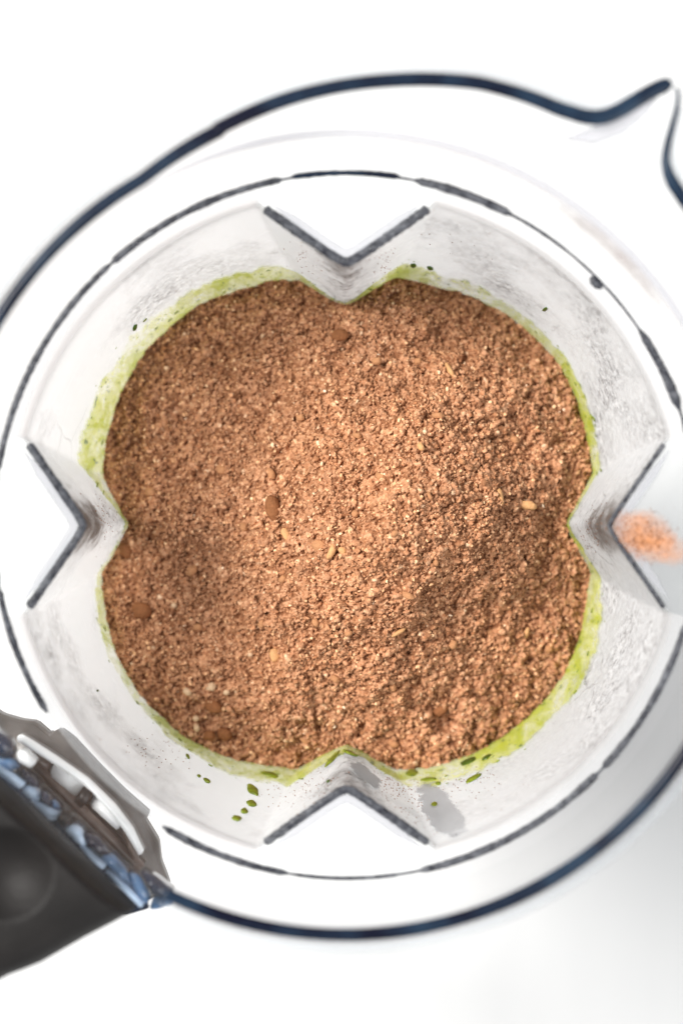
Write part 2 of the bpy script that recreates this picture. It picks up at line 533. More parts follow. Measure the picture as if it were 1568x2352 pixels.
dg = np.concatenate([np.linspace(SP - 12, SP + 12, 161)[:-1], np.linspace(SP + 12, SP + 348, 561)[:-1]])
tr = np.radians(dg)
rows = []
r0 = np.full(len(dg), RR)
rc = np.minimum(rim_r(dg) - .0006, .0846)
r1 = rim_r(dg)
for t in np.linspace(0, 1, 12):
    r = r0 + (rc - r0) * t; z = ZR + (-.011 - ZR) * t ** .9
    rows.append((r, np.full(len(dg), z)))
for t in np.linspace(.1, 1, 12):
    r = rc + (r1 - rc) * t; z = -.011 + .011 * t
    rows.append((r, np.full(len(dg), z)))
inner = [np.stack([r * np.cos(tr), r * np.sin(tr), z], -1) for r, z in rows]
outer = [np.stack([(r + .003) * np.cos(tr), (r + .003) * np.sin(tr), z], -1) for r, z in rows[::-1]]
V = np.stack(inner + outer + [inner[0]], 1).reshape(-1, 3)
col = under(fast_mesh('collar', V, grid_faces(len(dg), len(inner) * 2 + 1, True), M['collar']))
col['label'] = 'clear flared collar of the jug with pouring spout'


def rim_arc(d0, d1, wid, dr, mat, z=.0006, step=.5, seed=0, flat=.6, name='rim_edge', ends=(2, 2)):
    n = int((d1 - d0) / step) + 1
    A = np.linspace(d0, d1, n); r = rim_r(A) + dr
    pts = [(ri * math.cos(math.radians(x)), ri * math.sin(math.radians(x)), z) for ri, x in zip(r, A)]
    rad = [1.26 * wid * (.95 + .16 * mnoise.noise((seed + x * .06, 5.1, 0))) * min(1, .25 + (x - d0) / ends[0], .25 + (d1 - x) / ends[1]) for x in A]
    return under(tube(name, pts, rad, mat, None, flat))


rim_arc(SP + .2, 108.5, .00128, 0, M['edge'], seed=1, step=.3, ends=(.6, .2))  # rim's dark refraction painted as a navy strip
rim_arc(107.0, 210, .00118, -.0003, M['edge'], seed=3, ends=(.2, 2))
rim_arc(243, SP + 360 - .2, .00118, 0, M['edge'], seed=7, step=.3, ends=(1, 9))
# clear lip outside the dark edge
rim_arc(SP + 2, 207, .0011, .0030, M['lip'], z=-.0005, seed=2, name='rim_lip')
rim_arc(244, SP + 358, .0011, .0030, M['lip'], z=-.0005, seed=4, name='rim_lip')
# crease where the spout flares out of the round collar
A = np.radians(np.linspace(-18, 124, 200))
pts = [(.0840 * math.cos(a), .0840 * math.sin(a), -.0110) for a in A]
under(tube('collar_crease', pts, [.0009 * min(1, i / 30 + .05, (199 - i) / 30 + .05) for i in range(200)], M['crease_shade'], None, .5))

# soft grey shade under the pouring beak, modelled as a strip
pts = [P(1300, 318, -.006), P(1360, 312, -.004), P(1420, 285, -.002), P(1475, 245, -.0005), P(1512, 208, .0002)]
under(tube('spout_shade', pts, [.0004, .0018, .0022, .0018, .0006], M['crease_shade'], None, .3))

# base
rows = []
for r, z in ((.046, -.2545), (.049, -.256), (.052, -.266), (.058, -.2999), (.054, -.2999), (.048, -.272), (.040, -.260)):
    rows.append(np.stack([r * np.cos(th), r * np.sin(th), np.full(NT, z)], -1))
V = np.stack(rows + [rows[0]], 1).reshape(-1, 3)
under(fast_mesh('base_skirt', V[:], grid_faces(NT, 8, True), M['black']))

# ------------------------------------------------------------------ handle (opposite the spout)
ER = Vector((-math.sqrt(.5), -math.sqrt(.5), 0)); ET = Vector((math.sqrt(.5), -math.sqrt(.5), 0))
U = K * CAM[2]


def H(rad, tan, z=0.0):
    v = (ER * rad + ET * tan) * U * (CAM[2] - z) / CAM[2]
    return Vector((v.x, v.y, z))


def loft(name, secs, mat, nseg=40, power=3.2, dimple=None):
    """secs: (rad, centre tan, half width, z top, z bottom, skew)"""
    V = []; F = []
    for (rad, tc, hw, zt, zb, sk) in secs:
        for k in range(nseg):
            a = 2 * PI * k / nseg
            c, s = math.cos(a), math.sin(a)
            e = 2 / power
            x = hw * math.copysign(abs(c) ** e, c); y = math.copysign(abs(s) ** e, s)
            z = (zt + zb) / 2 + (zt - zb) / 2 * y
            p = H(rad + sk * x, tc + x, 0); V.append((p.x, p.y, z))
    n = len(secs)
    for i in range(n - 1):
        for k in range(nseg):
            k2 = (k + 1) % nseg
            F.append((i * nseg + k, i * nseg + k2, (i + 1) * nseg + k2, (i + 1) * nseg + k))
    F.append(tuple(range(nseg))[::-1]); F.append(tuple((n - 1) * nseg + k for k in range(nseg)))
    return V, F


# grip: dense top so that a thumb hollow can be pressed in
bm = bmesh.new()
prof_r = [918, 925, 950, 1000, 1060, 1129, 1180, 1232, 1270, 1307, 1380, 1480, 1600, 1700, 1770, 1800]
prof_w = [296, 306, 304, 290, 272, 250, 236, 222, 206, 188, 165, 155, 150, 146, 120, 60]


def grip_mesh():
    ns, nt = 150, 90
    V = []
    R_ = np.linspace(1008, 1800, ns)
    W_ = np.interp(R_, prof_r, prof_w)
    for rad, hw in zip(R_, W_):
        drop = -.002 - .055 * max(0, (rad - 1450) / 350) ** 2
        thick = .020
        tl = max(0, (rad - 1008)); endr = min(1, math.sqrt(max(0, 1 - (1 - min(1, tl / 22)) ** 2)) + .15)
        for k in range(nt):
            t = -1 + 2 * k / (nt - 1)
            tan = hw * t
            edge = (1 - abs(t) ** 7) ** .5 if abs(t) < 1 else 0
            z = drop - thick * (1 - edge * endr) * .6
            rr = math.hypot(rad - 1125, tan - 10)
            if rr < 112: z -= .0042 * (1 - (rr / 112) ** 2) ** 1.1
            p = H(rad - .03 * tan, tan, 0)
            V.append((p.x, p.y, z))
    F = []
    for i in range(ns - 1):
        for k in range(nt - 1):
            F.append((i * nt + k, i * nt + k + 1, (i + 1) * nt + k + 1, (i + 1) * nt + k))
    # underside
    off = len(V)
    for i in range(ns):
        for k in range(nt):
            v = V[i * nt + k]
            t = -1 + 2 * k / (nt - 1)
            rad = R_[i]
            V.append((v[0], v[1], -.022 - .060 * max(0, (rad - 1450) / 350) ** 2 - .001))
    for i in range(ns - 1):
        for k in range(nt - 1):
            F.append((off + i * nt + k, off + (i + 1) * nt + k, off + (i + 1) * nt + k + 1, off + i * nt + k + 1))
    for i in range(ns - 1):
        for k in (0, nt - 1):
            q = (i * nt + k, (i + 1) * nt + k, off + (i + 1) * nt + k, off + i * nt + k)
            F.append(q if k == 0 else q[::-1])
    for k in range(nt - 1):
        F.append((k + 1, k, off + k, off + k + 1))
        b0 = (ns - 1) * nt
        F.append((b0 + k, b0 + k + 1, off + b0 + k + 1, off + b0 + k))
    return V, F


V, F = grip_mesh()
grip = under(mesh('handle', V, F, M['grip']))
grip['label'] = 'black rubbery handle with thumb hollow'
# the grip's downward run to the lower body
pts = [H(1690, 0, 0) + Vector((0, 0, -.045)), H(1715, 0, 0) + Vector((0, 0, -.075)), H(1720, 0, 0) + Vector((0, 0, -.110)),
       H(1700, 0, 0) + Vector((0, 0, -.150)), H(1690, 0, 0) + Vector((0, 0, -.165)), H(1688, 0, 0) + Vector((0, 0, -.170))]
run = tube('grip_run', pts, [.013, .013, .0125, .012, .009, .003], M['grip'], None, 1, 16, Vector(ET))


def hpart(name, quad, z0, z1, mat, bev=.0005):
    o = box(name, [tuple(H(r, t, z1).xy) for r, t in quad], z0, z1, mat, None, bev)
    return o


subs = [run]
def ppart(name, poly, z0, z1, mat, bev=.0002):
    o = box(name, [P(x, y, z1)[:2] for x, y in poly], z0, z1, mat, None, bev)
    return o


def strip(a, b, w0, w1=None):
    (x0, y0), (x1, y1) = a, b
    w1 = w1 or w0
    L = math.hypot(x1 - x0, y1 - y0); nx, ny = (y1 - y0) / L, -(x1 - x0) / L
    return [(x0 + nx * w0, y0 + ny * w0), (x1 + nx * w1, y1 + ny * w1), (x1 - nx * w1, y1 - ny * w1), (x0 - nx * w0, y0 - ny * w0)]


# moulded boss behind the wall, refraction's jagged edge modelled into its outline
subs.append(ppart('boss', [(-60, 1600), (0, 1643), (45, 1656), (80, 1660), (112, 1688), (135, 1676), (165, 1698), (225, 1763), (280, 1818), (342, 1872), (330, 1884), (362, 1936),
                           (367, 1983), (380, 2016), (388, 2040), (340, 2070), (300, 2040), (60, 1800), (-60, 1700)], -.064, -.056, M['smoke'], .0004))
# white curved lug with panels and slots
arc_in = [(40, 1690), (58, 1697), (120, 1736), (200, 1791), (262, 1851), (303, 1906), (328, 1960)]
arc_out = [(318, 1966), (288, 1914), (250, 1862), (192, 1804), (114, 1750), (54, 1712), (38, 1702)]
subs.append(ppart('lug_edge', arc_in + arc_out, -.055, -.046, M['whiteplastic']))
subs.append(ppart('lug_panel', [(121, 1756), (198, 1809), (174, 1832), (114, 1782)], -.055, -.047, M['whiteplastic'], .0004))
subs.append(ppart('lug_panel', [(216, 1828), (276, 1893), (270, 1910), (205, 1851)], -.055, -.047, M['whiteplastic'], .0004))
subs.append(ppart('lug_slot', [(190, 1808), (213, 1824), (186, 1860), (168, 1841)], -.055, -.0445, M['black']))
subs.append(ppart('lug_slot', [(146, 1860), (166, 1877), (145, 1902), (128, 1884)], -.040, -.0300, M['black']))
subs.append(ppart('lug_slot', [(62, 1722), (112, 1752), (108, 1772), (58, 1738)], -.055, -.0462, M['umber']))
subs.append(ppart('lug_slot', [(280, 1912), (296, 1922), (318, 1972), (304, 1978)], -.055, -.0462, M['umber']))
subs.append(ppart('boss_rib', strip((58, 1735), (322, 1998), 9, 12), -.055, -.0475, M['umber']))
subs.append(ppart('boss_rib', strip((40, 1752), (300, 2000), 5, 7), -.050, -.0445, M['smoke']))
subs.append(ppart('boss_rib', strip((36, 1768), (150, 1876), 6), -.048, -.0425, M['umber']))
# clear bracket beside the grip: white, blue and navy reflections painted as facets
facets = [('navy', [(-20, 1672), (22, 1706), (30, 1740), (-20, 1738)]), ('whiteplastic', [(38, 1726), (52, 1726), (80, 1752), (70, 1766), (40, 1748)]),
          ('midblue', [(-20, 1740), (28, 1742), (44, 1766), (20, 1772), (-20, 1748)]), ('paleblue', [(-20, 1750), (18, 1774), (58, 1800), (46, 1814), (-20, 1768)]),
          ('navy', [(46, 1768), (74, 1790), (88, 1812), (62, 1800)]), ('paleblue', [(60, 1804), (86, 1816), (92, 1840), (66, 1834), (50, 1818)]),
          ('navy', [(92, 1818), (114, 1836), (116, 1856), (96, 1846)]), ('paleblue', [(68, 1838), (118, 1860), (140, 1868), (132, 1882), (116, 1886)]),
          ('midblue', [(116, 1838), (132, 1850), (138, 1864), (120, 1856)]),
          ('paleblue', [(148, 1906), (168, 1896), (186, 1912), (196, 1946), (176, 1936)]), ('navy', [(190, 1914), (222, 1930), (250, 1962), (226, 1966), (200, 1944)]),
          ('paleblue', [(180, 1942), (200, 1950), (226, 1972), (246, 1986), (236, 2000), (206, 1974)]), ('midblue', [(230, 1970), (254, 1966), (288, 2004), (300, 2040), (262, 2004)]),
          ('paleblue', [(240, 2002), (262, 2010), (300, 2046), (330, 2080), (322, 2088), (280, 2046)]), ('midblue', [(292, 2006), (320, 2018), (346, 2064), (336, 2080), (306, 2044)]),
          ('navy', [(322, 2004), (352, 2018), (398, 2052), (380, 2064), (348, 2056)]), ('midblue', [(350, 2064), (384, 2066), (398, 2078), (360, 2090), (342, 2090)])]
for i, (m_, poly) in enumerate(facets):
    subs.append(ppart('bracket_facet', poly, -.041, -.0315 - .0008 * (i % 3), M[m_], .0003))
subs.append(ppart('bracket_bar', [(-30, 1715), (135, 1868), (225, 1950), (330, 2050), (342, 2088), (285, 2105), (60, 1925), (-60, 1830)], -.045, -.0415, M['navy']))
for o in subs:
    o.parent = grip; o.matrix_parent_inverse = Matrix.Identity(4)


# ------------------------------------------------------------------ cocoa powder
def wall_hit(px, py, lo=-.037, hi=-.099):
    """where the line of sight through a picture point meets the inner wall"""
    a, b = lo, hi
    for _ in range(40):
        m = (a + b) / 2
        x, y, _z = P(px, py, m)
        if math.hypot(x, y) < float(body_r(m, math.atan2(y, x))): a = m
        else: b = m
    x, y, _z = P(px, py, (a + b) / 2)
    p = Vector((x, y, (a + b) / 2))
    t = math.atan2(p.y, p.x)

    def S(tt, z):
        r = float(body_r(z, tt)); return Vector((r * math.cos(tt), r * math.sin(tt), z))
    p = S(t, p.z)
    nrm = (S(t + .004, p.z) - S(t - .004, p.z)).cross(S(t, p.z + .001) - S(t, p.z - .001)).normalized()
    if nrm.dot(Vector((-p.x, -p.y, .001))) < 0: nrm = -nrm
    return p, nrm


G = 960; SPAN = .140; CELL = SPAN / G
gx = (np.arange(G) + .5) * CELL - SPAN / 2
GX, GY = np.meshgrid(gx, gx, indexing='ij')


def fnoise(scale, beta=0):
    f = np.fft.fftfreq(G, CELL)
    FX, FY = np.meshgrid(f, f, indexing='ij')
    q = np.exp(-((np.hypot(FX, FY) * scale) ** 2) * 1.2)
    n = np.real(np.fft.ifft2(np.fft.fft2(rng.standard_normal((G, G))) * q))
    return n / n.std()


def large(x, y):
    X = x / .0603; Y = y / .0603
    xr = np.interp(Y, [-1.1, -.47, -.28, -.07, .19, .66, 1.1], [.02, .10, .18, .24, .28, .24, .1])
    sx = np.where(X > xr, .50, .66)
    m = np.exp(-((X - xr) / sx) ** 2) * np.exp(-((Y - .02) / .66) ** 2)
    edge = np.hypot(X, Y)
    return -.0960 + .0340 * m - .0025 * np.clip(edge - .75, 0, 1) * 4 * .6


Hb = large(GX, GY) + .00115 * fnoise(.016) + .00060 * fnoise(.006) + .00052 * fnoise(.0030) + .00016 * fnoise(.0012)
Hf = Hb - .00055 + .00018 * fnoise(.0010)
ids = np.full(G * G, -1)
NB = 96000
bx = rng.uniform(-.068, .068, NB); by = rng.uniform(-.068, .068, NB)
u = rng.uniform(0, 1, NB)
br = .00019 + .00054 * u ** 3.2
lumpy = fnoise(.005)
br = br * (1 + .18 * np.clip(lumpy[((bx + SPAN / 2) / CELL).astype(int), ((by + SPAN / 2) / CELL).astype(int)], -1.2, 2.0))
ba = rng.uniform(0, PI, NB); bel = rng.uniform(.34, 1.0, NB)
bh = br * rng.uniform(.7, 1.3, NB)
ix = ((bx + SPAN / 2) / CELL).astype(int); iy = ((by + SPAN / 2) / CELL).astype(int)
zc = Hb[ix, iy] + br * rng.uniform(-1.1, .75, NB)
flat = Hf.ravel()
chip = rng.uniform(0, 1, NB) < .62
tx = rng.normal(0, .7, NB); ty = rng.normal(0, .7, NB)
R_ = int(br.max() / CELL) + 1
ca, sa = np.cos(ba), np.sin(ba)
for pss in (0, 1):
    for di in range(-R_, R_ + 1):
        for dj in range(-R_, R_ + 1):
            i2 = ix + di; j2 = iy + dj
            ok = (br > (math.hypot(di, dj) - 1) * CELL) & (i2 >= 0) & (j2 >= 0) & (i2 < G) & (j2 < G)
            b_ = np.nonzero(ok)[0]
            if len(b_) == 0: continue
            dx = gx[i2[b_]] - bx[b_]; dy = gx[j2[b_]] - by[b_]
            uu = (dx * ca[b_] + dy * sa[b_]) / br[b_]; vv = (-dx * sa[b_] + dy * ca[b_]) / (br[b_] * bel[b_])
            q = 1 - uu * uu - vv * vv
            k_ = q > 0
            b_ = b_[k_]; qq = q[k_]
            hh = zc[b_] + np.where(chip[b_], .55 * bh[b_] * qq ** .22 + tx[b_] * dx[k_] + ty[b_] * dy[k_], bh[b_] * np.sqrt(qq))
            fi = i2[b_] * G + j2[b_]
            if pss == 0: np.maximum.at(flat, fi, hh)
            else:
                win = hh >= flat[fi] - 1e-9
                ids[fi[win]] = b_[win]
Hf = flat.reshape(G, G)
Hf += .00004 * fnoise(.0006)

# grain tones (cocoa brown to tan)
TONES = np.array([(.295, .144, .075), (.335, .170, .092), (.385, .205, .116), (.245, .112, .054), (.47, .275, .16), (.57, .39, .25)])
PROB = np.array([.29, .28, .19, .17, .058, .012])
bt = 1.46 * TONES[rng.choice(6, NB, p=PROB)] * rng.uniform(.82, 1.15, (NB, 1))
basec = np.array([.26, .112, .052])
gcol = np.where((ids >= 0)[:, None], bt[np.maximum(ids, 0)], basec).reshape(G, G, 3)


def sample(arr, x, y):
    fx = np.clip((x + SPAN / 2) / CELL - .5, 0, G - 1.001); fy = np.clip((y + SPAN / 2) / CELL - .5, 0, G - 1.001)
    i = fx.astype(int); j = fy.astype(int); a = fx - i; b = fy - j
    if arr.ndim == 3: a = a[..., None]; b = b[..., None]
    return arr[i, j] * (1 - a) * (1 - b) + arr[i + 1, j] * a * (1 - b) + arr[i, j + 1] * (1 - a) * b + arr[i + 1, j + 1] * a * b


NTH = 1680
tt = np.linspace(0, 2 * PI, NTH, endpoint=False)
# outline of the powder where it meets the wall
ro = body_r(-.0925, tt)
for _ in range(3):
    ze = sample(Hb, ro * np.cos(tt), ro * np.sin(tt))
    ro = body_r(ze, tt)
ro = ro - .0003
NG = 740
g1 = np.linspace(-1, 1, NG)
A_, B_ = np.meshgrid(g1, g1, indexing='ij')
U_ = A_ * np.sqrt(1 - B_ ** 2 / 2); V_ = B_ * np.sqrt(1 - A_ ** 2 / 2)
TT = np.arctan2(V_, U_); RQ = np.hypot(U_, V_) * np.interp(TT % (2 * PI), tt, ro, period=2 * PI)
X = RQ * np.cos(TT); Y = RQ * np.sin(TT)
Vs = np.stack([X, Y, sample(Hf, X, Y)], -1).reshape(-1, 3)
col_ = sample(gcol, X, Y).reshape(-1, 3)
Fs = grid_faces(NG, NG, False)
Fs = np.concatenate([Fs[:, [0, 1, 2]], Fs[:, [0, 2, 3]]])
# skirt down the wall and underside
e = np.arange(NG - 1)
loop = np.concatenate([e * NG, (NG - 1) * NG + e, (NG - 1 - e) * NG + NG - 1, NG - 1 - e])
prev = loop; tl_ = TT.ravel()[loop]; nl = len(loop)
for zz in (-.106, -.120):
    r = body_r(zz, tl_) - .0004
    b0 = len(Vs); cur = b0 + np.arange(nl)
    Vs = np.concatenate([Vs, np.stack([r * np.cos(tl_), r * np.sin(tl_), np.full(nl, zz)], -1)])
    Fs = np.concatenate([Fs, np.stack([prev, np.roll(prev, -1), np.roll(cur, -1)], -1), np.stack([prev, np.roll(cur, -1), cur], -1)])
    prev = cur
Vs = np.concatenate([Vs, [[0, 0, -.120]]])
Fs = np.concatenate([Fs, np.stack([prev, np.roll(prev, -1), np.full(nl, len(Vs) - 1)], -1)])
col_ = np.concatenate([col_, np.broadcast_to(basec, (len(Vs) - len(col_), 3))])

# loose chips lying on the surface
phi = (1 + 5 ** .5) / 2
IV = np.array([(-1, phi, 0), (1, phi, 0), (-1, -phi, 0), (1, -phi, 0), (0, -1, phi), (0, 1, phi), (0, -1, -phi), (0, 1, -phi), (phi, 0, -1), (phi, 0, 1), (-phi, 0, -1), (-phi, 0, 1)]) / math.hypot(1, phi)
IF = np.array([(0, 11, 5), (0, 5, 1), (0, 1, 7), (0, 7, 10), (0, 10, 11), (1, 5, 9), (5, 11, 4), (11, 10, 2), (10, 7, 6), (7, 1, 8), (3, 9, 4), (3, 4, 2), (3, 2, 6), (3, 6, 8), (3, 8, 9), (4, 9, 5), (2, 4, 11), (6, 2, 10), (8, 6, 7), (9, 8, 1)])
NC = 24000
ct = rng.uniform(0, 2 * PI, NC); cr = np.sqrt(rng.uniform(0, 1, NC)) * .99
cro = np.interp(ct, tt, ro, period=2 * PI)
cx = cr * (cro - .0006) * np.cos(ct); cy = cr * (cro - .0006) * np.sin(ct)
s1 = .00017 + .00040 * rng.uniform(0, 1, NC) ** 2.2
asp = np.where(rng.uniform(0, 1, NC) < .35, rng.uniform(.18, .38, NC), rng.uniform(.4, .95, NC)); th3 = rng.uniform(.30, .75, NC)
sv = np.stack([s1, s1 * asp, s1 * th3 * asp], -1)
az = rng.uniform(0, 2 * PI, NC); ax = rng.normal(0, .45, NC); ay = rng.normal(0, .45, NC)


def rotm(az, ax, ay):
    cz, sz, cxx, sxx, cyy, syy = np.cos(az), np.sin(az), np.cos(ax), np.sin(ax), np.cos(ay), np.sin(ay)
    o = np.zeros_like(az); l = np.ones_like(az)
    Rz = np.stack([np.stack([cz, -sz, o], -1), np.stack([sz, cz, o], -1), np.stack([o, o, l], -1)], -2)
    Rx = np.stack([np.stack([l, o, o], -1), np.stack([o, cxx, -sxx], -1), np.stack([o, sxx, cxx], -1)], -2)
    Ry = np.stack([np.stack([cyy, o, syy], -1), np.stack([o, l, o], -1), np.stack([-syy, o, cyy], -1)], -2)
    return Rz @ Rx @ Ry


jit = IV[None] * rng.uniform(.72, 1.28, (NC, 12, 1))
cv = np.einsum('nij,nkj->nki', rotm(az, ax, ay), jit * sv[:, None, :])
cz_ = sample(Hf, cx, cy) + s1 * th3 * asp * rng.uniform(-.1, .8, NC)
cv += np.stack([cx, cy, cz_], -1)[:, None]
CT = np.array([(.34, .160, .080), (.42, .215, .112), (.52, .30, .160), (.63, .41, .24), (.28, .12, .055), (.72, .56, .40)])
ccol = 1.46 * CT[rng.choice(6, NC, p=[.33, .31, .18, .055, .12, .005])] * rng.uniform(.9, 1.1, (NC, 1))
cf = (IF[None] + (np.arange(NC) * 12)[:, None, None]).reshape(-1, 3) + len(Vs)
Va = np.concatenate([Vs, cv.reshape(-1, 3)])
Fa = np.concatenate([Fs, cf]); col_ = np.concatenate([col_, np.repeat(ccol, 12, 0)])
pw = fast_mesh('cocoa_powder', Va, Fa, M['powder'], smooth=True)
sm = np.ones(len(Fa), bool); sm[len(Fs):] = False
pw.data.polygons.foreach_set('use_smooth', sm)
at = pw.data.attributes.new('tone', 'FLOAT_COLOR', 'POINT')
at.data.foreach_set('color', np.concatenate([col_, np.ones((len(col_), 1))], 1).astype(np.float32).ravel())
tag(pw, 'heap of brown cocoa powder with fine crumbs filling the jug', 'cocoa powder', kind='stuff')


def top(px, py):
    z = -.085
    for _ in range(6):
        x, y, _ = P(px, py, z); z = float(sample(Hf, np.array([x]), np.array([y]))[0])
    return x, y, z


def chunk(name, px, py, la, lb, ang, hgt, mat, seed, sub=2, rough=.16):
    """an irregular solid crumb lying in the powder; la, lb half sizes in picture units, ang degrees in the picture"""
    x, y, z = top(px, py)
    s = K * (CAM[2] - z)
    bm = bmesh.new(); bmesh.ops.create_icosphere(bm, subdivisions=sub, radius=1)
    for v in bm.verts:
        d = 1 + rough * 1.6 * mnoise.noise(v.co * 1.3 + Vector((seed * 3.7, 0, 0))) + rough * .9 * mnoise.noise(v.co * 3.1 + Vector((0, seed * 2.1, 0)))
        c = v.co * d
        c.x = math.copysign(abs(c.x) ** .85, c.x); c.y = math.copysign(abs(c.y) ** .85, c.y)
        v.co = Vector((c.x * la * s, c.y * lb * s, c.z * hgt))
    me = bpy.data.meshes.new(name); bm.to_mesh(me); bm.free(); me.materials.append(mat)
    me.polygons.foreach_set('use_smooth', [True] * len(me.polygons))
    o = bpy.data.objects.new(name, me); C.objects.link(o)
    o.location = (x, y, z + hgt * .25 + .0002)
    rr = random.Random(seed)
    o.rotation_euler = (rr.uniform(-.2, .2), rr.uniform(-.2, .2), -math.radians(ang))
    return o


lumps = [
    (626, 1168, 30, 17, 80, .0016, 'smooth oval brown cocoa lump lying alone on the heap left of the peak'),
    (326, 1402, 23, 20, 10, .0018, 'round brown cocoa lump beside the pale wall below the west rib'),
    (291, 1264, 20, 15, 70, .0016, 'brown cocoa lump tucked against the tip of the west rib'),
    (490, 1622, 22, 15, 20, .0014, 'half buried cocoa lump beside three pale crumbs near the front lobe'),
    (516, 1686, 19, 15, 30, .0014, 'larger of two touching dark cocoa lumps near the front wall'),
    (481, 1690, 15, 13, 0, .0013, 'smaller of two touching dark cocoa lumps near the front wall'),
    (1010, 1632, 20, 12, -35, .0012, 'flat cocoa lump on the shaded slope near the front wall'),
    (780, 770, 22, 14, -10, .0012, 'flat cocoa clump near the tip of the back rib'),
    (1155, 1712, 12, 9, 0, .0011, 'small dark cocoa lump near the green stained front wall'),
    (735, 1255, 19, 14, 20, .0013, 'tan cocoa clump beside two slanting flakes'),
]
for i, (x, y, a, b, g_, h, lab) in enumerate(lumps):
    tag(chunk('cocoa_lump', x, y, a, b, g_, h, M['tan'] if 'tan' in lab else M['lump'], i + 1), lab, 'cocoa lump', 'larger lumps in the cocoa')
flakes = [
    (1207, 1160, 26, 10, 8, .0009, 'longest pale flake lying on the slope left of the east rib'),
    (1148, 1140, 20, 7, 78, .0009, 'upright pale flake beside the longest flake on the slope'),
    (1033, 852, 24, 6, 62, .0009, 'slim pale flake near the top of the ridge'),
    (657, 1228, 17, 9, 60, .0008, 'curled pale flake below the smooth oval lump'),
    (762, 1266, 20, 8, -65, .0009, 'thick slanting flake on the middle of the heap'),
    (787, 1265, 12, 8, 30, .0008, 'short pale flake beside the thick slanting flake'),
    (632, 1506, 18, 13, 70, .0010, 'broad pale flake on the lower left slope of the heap'),
    (622, 1088, 15, 9, 60, .0009, 'small tan flake above the smooth oval lump'),
    (966, 1026, 11, 7, 60, .0008, 'pale orange flake on the crest of the heap'),
    (936, 1368, 15, 8, 25, .0008, 'tan flake on the sunlit front of the crest'),
    (915, 1452, 22, 5, -32, .0008, 'thin curved flake at the foot of the crest'),
    (1207, 1456, 16, 6, -70, .0008, 'pale sliver on the shaded slope toward the green wall'),
]
for i, (x, y, a, b, g_, h, lab) in enumerate(flakes):
    tag(chunk('pale_flake', x, y, a, b, g_, h, M['flake'] if 'tan' not in lab else M['tan'], i + 30), lab, 'flake', 'pale flakes in the cocoa')
crumbs = [(485, 1577, 13, 11), (430, 1588, 12, 9), (452, 1672, 12, 8), (400, 1390, 9, 8), (520, 1590, 9, 7), (575, 1503, 8, 7), (1067, 1402, 5, 4), (450, 1650, 8, 8)]
for i, (x, y, a, b) in enumerate(crumbs):
    tag(chunk('white_crumb', x, y, a, b, i * 40, .0009, M['white_crumb'], i + 60, 1), 'tiny whitish crumb lying in the brown cocoa powder', 'crumb', 'tiny whitish crumbs in the cocoa')
more = [(875, 1095, 16, 9, 20), (1005, 955, 17, 8, 0), (815, 1180, 11, 9, 50), (770, 1560, 13, 9, 30), (600, 1430, 10, 12, 10), (1125, 1452, 13, 10, 60), (700, 1700, 16, 10, 40),
        (905, 1225, 12, 8, -60), (985, 1140, 14, 6, 70), (690, 960, 12, 9, 0), (510, 1080, 14, 12, 20), (345, 1130, 14, 12, 0), (560, 1210, 15, 11, 40), (800, 1455, 11, 8, -30),
        (865, 830, 13, 10, 0), (1060, 1060, 11, 7, 40), (650, 1330, 13, 9, -40), (1000, 1290, 8, 12, 0), (725, 1430, 12, 9, 60), (820, 1000, 14, 7, 20), (960, 830, 11, 9, 0),
        (905, 1710, 13, 9, 10), (1040, 1480, 10, 12, 30), (1260, 1490, 12, 9, 0), (1180, 1010, 14, 8, 30), (440, 1310, 16, 11, -50), (455, 1440, 12, 9, 0), (900, 1580, 12, 10, 15)]
for i, (x, y, a, b, g_) in enumerate(more):
    tag(chunk('tan_crumb', x, y, a, b, g_, .0010, M['tan'], i + 90, 1, .22), 'small tan crumb half sunk in the brown cocoa powder', 'crumb', 'small tan crumbs in the cocoa')

# ------------------------------------------------------------------ green pulp film on the wall above the powder
bw_d = [0, 6, 14, 25, 40, 55, 70, 80, 88, 92, 100, 110, 125, 140, 155, 164, 170, 178, 184, 190, 200, 215, 228, 240, 252, 260, 268, 274, 284, 295, 305, 318, 330, 342, 352, 360]
bw_h = [.82 * h_ for h_ in [14, 18, 26, 28, 34, 40, 48, 46, 18, 18, 34, 46, 62, 74, 78, 70, 56, 24, 22, 28, 34, 38, 46, 52, 74, 84, 70, 40, 84, 88, 96, 104, 92, 74, 34, 14]]
ang = np.linspace(0, 2 * PI, 1500, endpoint=False)
hpx = np.interp(np.degrees(ang), bw_d, bw_h) * np.interp(np.degrees(ang), [0, 10, 85, 92, 105, 170, 176, 184, 245, 260, 340, 360], [1.3, 1.35, 1.3, 1.1, 1.3, 1.35, 1.1, 1.1, 1.05, .85, .85, 1.3])
hpx = hpx * np.array([1 + .20 * mnoise.noise((math.cos(a) * 6, math.sin(a) * 6, 3)) + .10 * mnoise.noise((math.cos(a) * 30, math.sin(a) * 30, 1)) for a in ang])
zlo = sample(Hb, np.interp(ang, tt, ro) * np.cos(ang), np.interp(ang, tt, ro) * np.sin(ang)) - .003
NVF = 26
rows = []; ed = []
for j in range(NVF):
    t = j / (NVF - 1)
    z = zlo + (hpx * .00035 + .003) * t
    r = body_r(z, ang) - (.00035 if True else 0)
    rows.append(np.stack([r * np.cos(ang), r * np.sin(ang), z], -1))
    ed.append(np.full(len(ang), .16 - .04 * t - .62 * max(0, (t - .72) / .28) ** 1.6))
V = np.stack(rows, 1).reshape(-1, 3)
film = fast_mesh('pulp_film', V, grid_faces(len(ang), NVF, True), M['film'])
at = film.data.attributes.new('edge', 'FLOAT', 'POINT'); at.data.foreach_set('value', np.stack(ed, 1).astype(np.float32).ravel())
